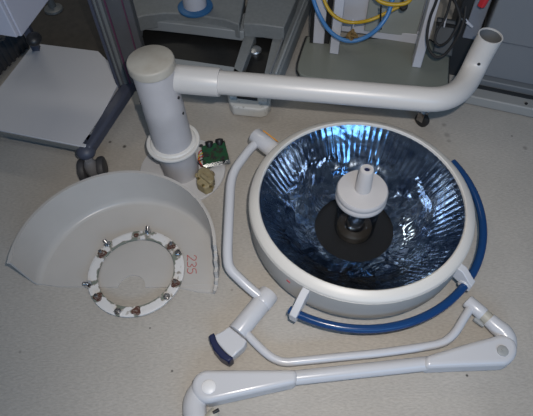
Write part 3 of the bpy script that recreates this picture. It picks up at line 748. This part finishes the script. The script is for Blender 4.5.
obj('knob', MB().lathe([(0, -.012), (.013, -.012), (.016, -.008), (.016, .008), (.013, .012), (0, .012)], kq, Vector((-.2, -.6, .7)), n=20, cap=False), 'black_plastic', kf)
obj('stem', MB().cyl(kq, at(401, -12, .42), .005, n=10), 'black_rubber', kf)
# strap end
hose('cord', [(381, 6, .385), (380.5, 16, .33), (380.5, 24, .29), (381, 29.5, .27)], .0035, 'black_rubber', 'short dark cord hanging straight down between the hoses', 'cord')
# tangled brown bundle
bq = at(352, 36.5, .25)
tw = thing('twine_bundle', 'small tangled brown bundle of twine tied under the hoses', 'bundle', bq)
def scrib(n, rad, seed):
    rnd = random.Random(seed); P = []
    for i in range(n):
        v_ = Vector((rnd.gauss(0, 1), rnd.gauss(0, 1), rnd.gauss(0, 1))).normalized() * rad * rnd.uniform(.55, 1)
        P.append(bq + Vector((v_.x * 1.0, v_.y * .8, v_.z * 1.15)))
    return P
obj('twine', MB().tube(scrib(40, .027, 5), .0032, n=7, sub=5), 'twine_brown', tw)
obj('tie', MB().tube([at(353, 20, .30), at(353.5, 24, .27), at(353, 29, .265), at(352, 33, .255)], .0028, n=8), 'stand_white', tw, label='white tie')

# cables and pouch
pq = at(446, 48, .14); 
pou = thing('cable_pouch', 'dark grey pouch hanging on the stand inside the black cable loops', 'pouch', pq)
pA, pB, pC, pD = at(437, 18, .29), at(456, 21, .29), at(452, 57, .17), at(433, 52, .17)
nn = (pB - pA).cross(pD - pA).normalized(); nn = nn if nn.y < 0 else -nn
pm = MB(); vv = [pm.bm.verts.new(p - nn * h) for h in (0, .03) for p in (pA, pB, pC, pD)]
for f in ((0, 1, 2, 3), (4, 5, 6, 7), (0, 1, 5, 4), (1, 2, 6, 5), (2, 3, 7, 6), (3, 0, 4, 7)): pm.bm.faces.new([vv[i] for i in f])
obj('pouch_body', pm, 'pouch_grey', pou, bev=.006, seg=3)
obj('pouch_band', MB().beam(pA * .85 + pD * .15 + nn * .004, pB * .85 + pC * .15 + nn * .004, .008, .012), 'black_plastic', pou)
hose('cable', [(441, -14, 0.480), (436, 2, 0.420), (430, 18, 0.360), (427, 36, 0.300), (429, 49, 0.270), (436, 57, 0.250), (444, 55, 0.260), (452, 46, 0.300), (459, 34, 0.350), (464, 20, 0.390), (466, 6, 0.430)], .0055, 'black_rubber', 'black cable in a large loop around the dark pouch', 'cable')
hose('cable', [(452, -10, 0.480), (449, 6, 0.420), (444, 20, 0.370), (437, 31, 0.330), (435, 41, 0.300), (440, 45.5, 0.290), (448, 41, 0.320), (455, 31, 0.360), (460, 18, 0.400), (456, 4, 0.440), (451, -8, 0.480)], .0050, 'black_rubber', 'black cable in a smaller loop lying over the dark pouch', 'cable')
hose('cable', [(447, -8, 0.480), (456, 4, 0.435), (462, 15, 0.390), (465.5, 22, 0.360)], .0045, 'black_rubber', 'black cable ending in a white plug beside the dark cabinet', 'cable')
wq = at(462, 18.5, .33); tag(obj('cable_plug', MB().cyl(at(462.5, 18, .32), at(472.5, 27, .285), .0075, r2=.005, n=14, bev=.002), 'stand_white', loc=wq), 'slim white cable plug beside the bent pipe end', 'plug')
hose('cord', [(449, 8, .375), (446.5, 16, .345), (444, 27, .30)], .0030, 'stand_white', 'short thin white cord above the dark pouch', 'cord')

# ------------------------------------------------------------------ cabinets at the right
a_ = at(460.5, 103.5, .0); b_ = at(533, 119, .0); dx = (b_ - a_); dx.z = 0; dx.normalize(); dy = Vector((-dx.y, dx.x, 0)); a_.z = 0
Lx = .75
def slab(u0, u1, v0, v1, z0, z1): return MB().box(a_ + dx * (u0 + u1) / 2 + dy * (v0 + v1) / 2 + Vector((0, 0, (z0 + z1) / 2)), dx * (u1 - u0) / 2, dy * (v1 - v0) / 2, Vector((0, 0, (z1 - z0) / 2)))
dc_ = thing('dark_cabinet', 'dark narrow cabinet with blue-grey front panel behind the bent pipe', 'cabinet', a_ + dy * .2)
obj('cabinet_body', slab(-.115, -.012, .17, .62, .0, .95), 'cabinet_dark', dc_, bev=.004)
obj('front_panel', slab(-.072, -.014, .160, .172, .20, .94), 'cabinet_blue_grey', dc_, bev=.003, label='blue-grey front panel')
rq = at(484, 1, .42)
obj('red_handle', MB().box(rq, Vector((.009, .003, 0)), Vector((-.006, .010, 0)), Vector((.004, .0, .024))), 'red_plastic', dc_, bev=.005, seg=3, label='red catch')

gc = thing('grey_cabinet', 'large grey cabinet on a stepped plinth and low skid at the right edge', 'cabinet', a_ + dx * .4 + dy * .3)
skd = obj('skid', slab(0, Lx, 0, .085, .004, .05), 'skid_grey', gc, bev=.006)
obj('skid_groove', slab(.045, Lx, .055, .075, .048, .054), 'cabinet_dark', skd, label='dark groove')
obj('skid_bolt', MB().cyl(at(526, 104, .05), at(526, 104, .05) + Vector((0, 0, .005)), .006, n=12), 'black_plastic', skd)
obj('plinth', slab(.0, Lx, .085, .60, .004, .075), 'plinth_grey', gc, bev=.005)
obj('plinth_step', slab(.0, Lx, .115, .60, .074, .249), 'cabinet_grey', gc, bev=.005)
obj('cabinet_body', slab(.0, Lx, .10, .62, .25, 1.0), 'cabinet_grey', gc, bev=.006)

# ------------------------------------------------------------------ light
W = bpy.data.worlds.new('room'); SC.world = W; W.use_nodes = True
bg = W.node_tree.nodes['Background']; bg.inputs['Color'].default_value = (.50, .62, .80, 1); bg.inputs['Strength'].default_value = .085

def light(name, kind, loc, energy, color, aim=None, **kw):
    l = bpy.data.lights.new(name, kind); l.energy = energy; l.color = color
    for k, v_ in kw.items(): setattr(l, k, v_)
    o = bpy.data.objects.new(name, l); COL.objects.link(o); o.location = loc
    if aim is not None: o.rotation_euler = (Vector(aim) - Vector(loc)).to_track_quat('-Z', 'Y').to_euler()
    return o
# the photographer's flash, just above and right of the lens
fpos = Vector((0, 0, HC)) + RT * .07 + UP * .08 - fw * .02
light('camera_flash', 'SPOT', fpos, 70, (1, .93, .86), aim=fpos + fw + RT * .10 - UP * .08, shadow_soft_size=.012, spot_size=math.radians(105), spot_blend=1.0)
# two ceiling luminaires, one over the photographer and one further back
light('ceiling_luminaire', 'AREA', (-.2, -.15, 2.7), 8, (.92, .96, 1), aim=(-.2, -.15, 0), shape='RECTANGLE', size=1.2, size_y=.3)
light('ceiling_luminaire', 'AREA', (-1.2, 3.2, 2.7), 11, (1, .95, .84), aim=(-1.2, 3.2, 0), shape='RECTANGLE', size=1.2, size_y=.3)
# daylight from the window behind the photographer
light('window_daylight', 'AREA', (1.1, -2.6, 2.05), 50, (.24, .56, 1), aim=(1.1, 0, 1.5), shape='RECTANGLE', size=3.6, size_y=1.0)

for o in bpy.data.objects:
    if '_loc' in o: del o['_loc']
SC.view_settings.view_transform = 'Standard'; SC.view_settings.look = 'None'
SC.view_settings.exposure = 0.0; SC.view_settings.gamma = 1.0
try: SC.view_settings.use_curve_mapping = False
except Exception: pass
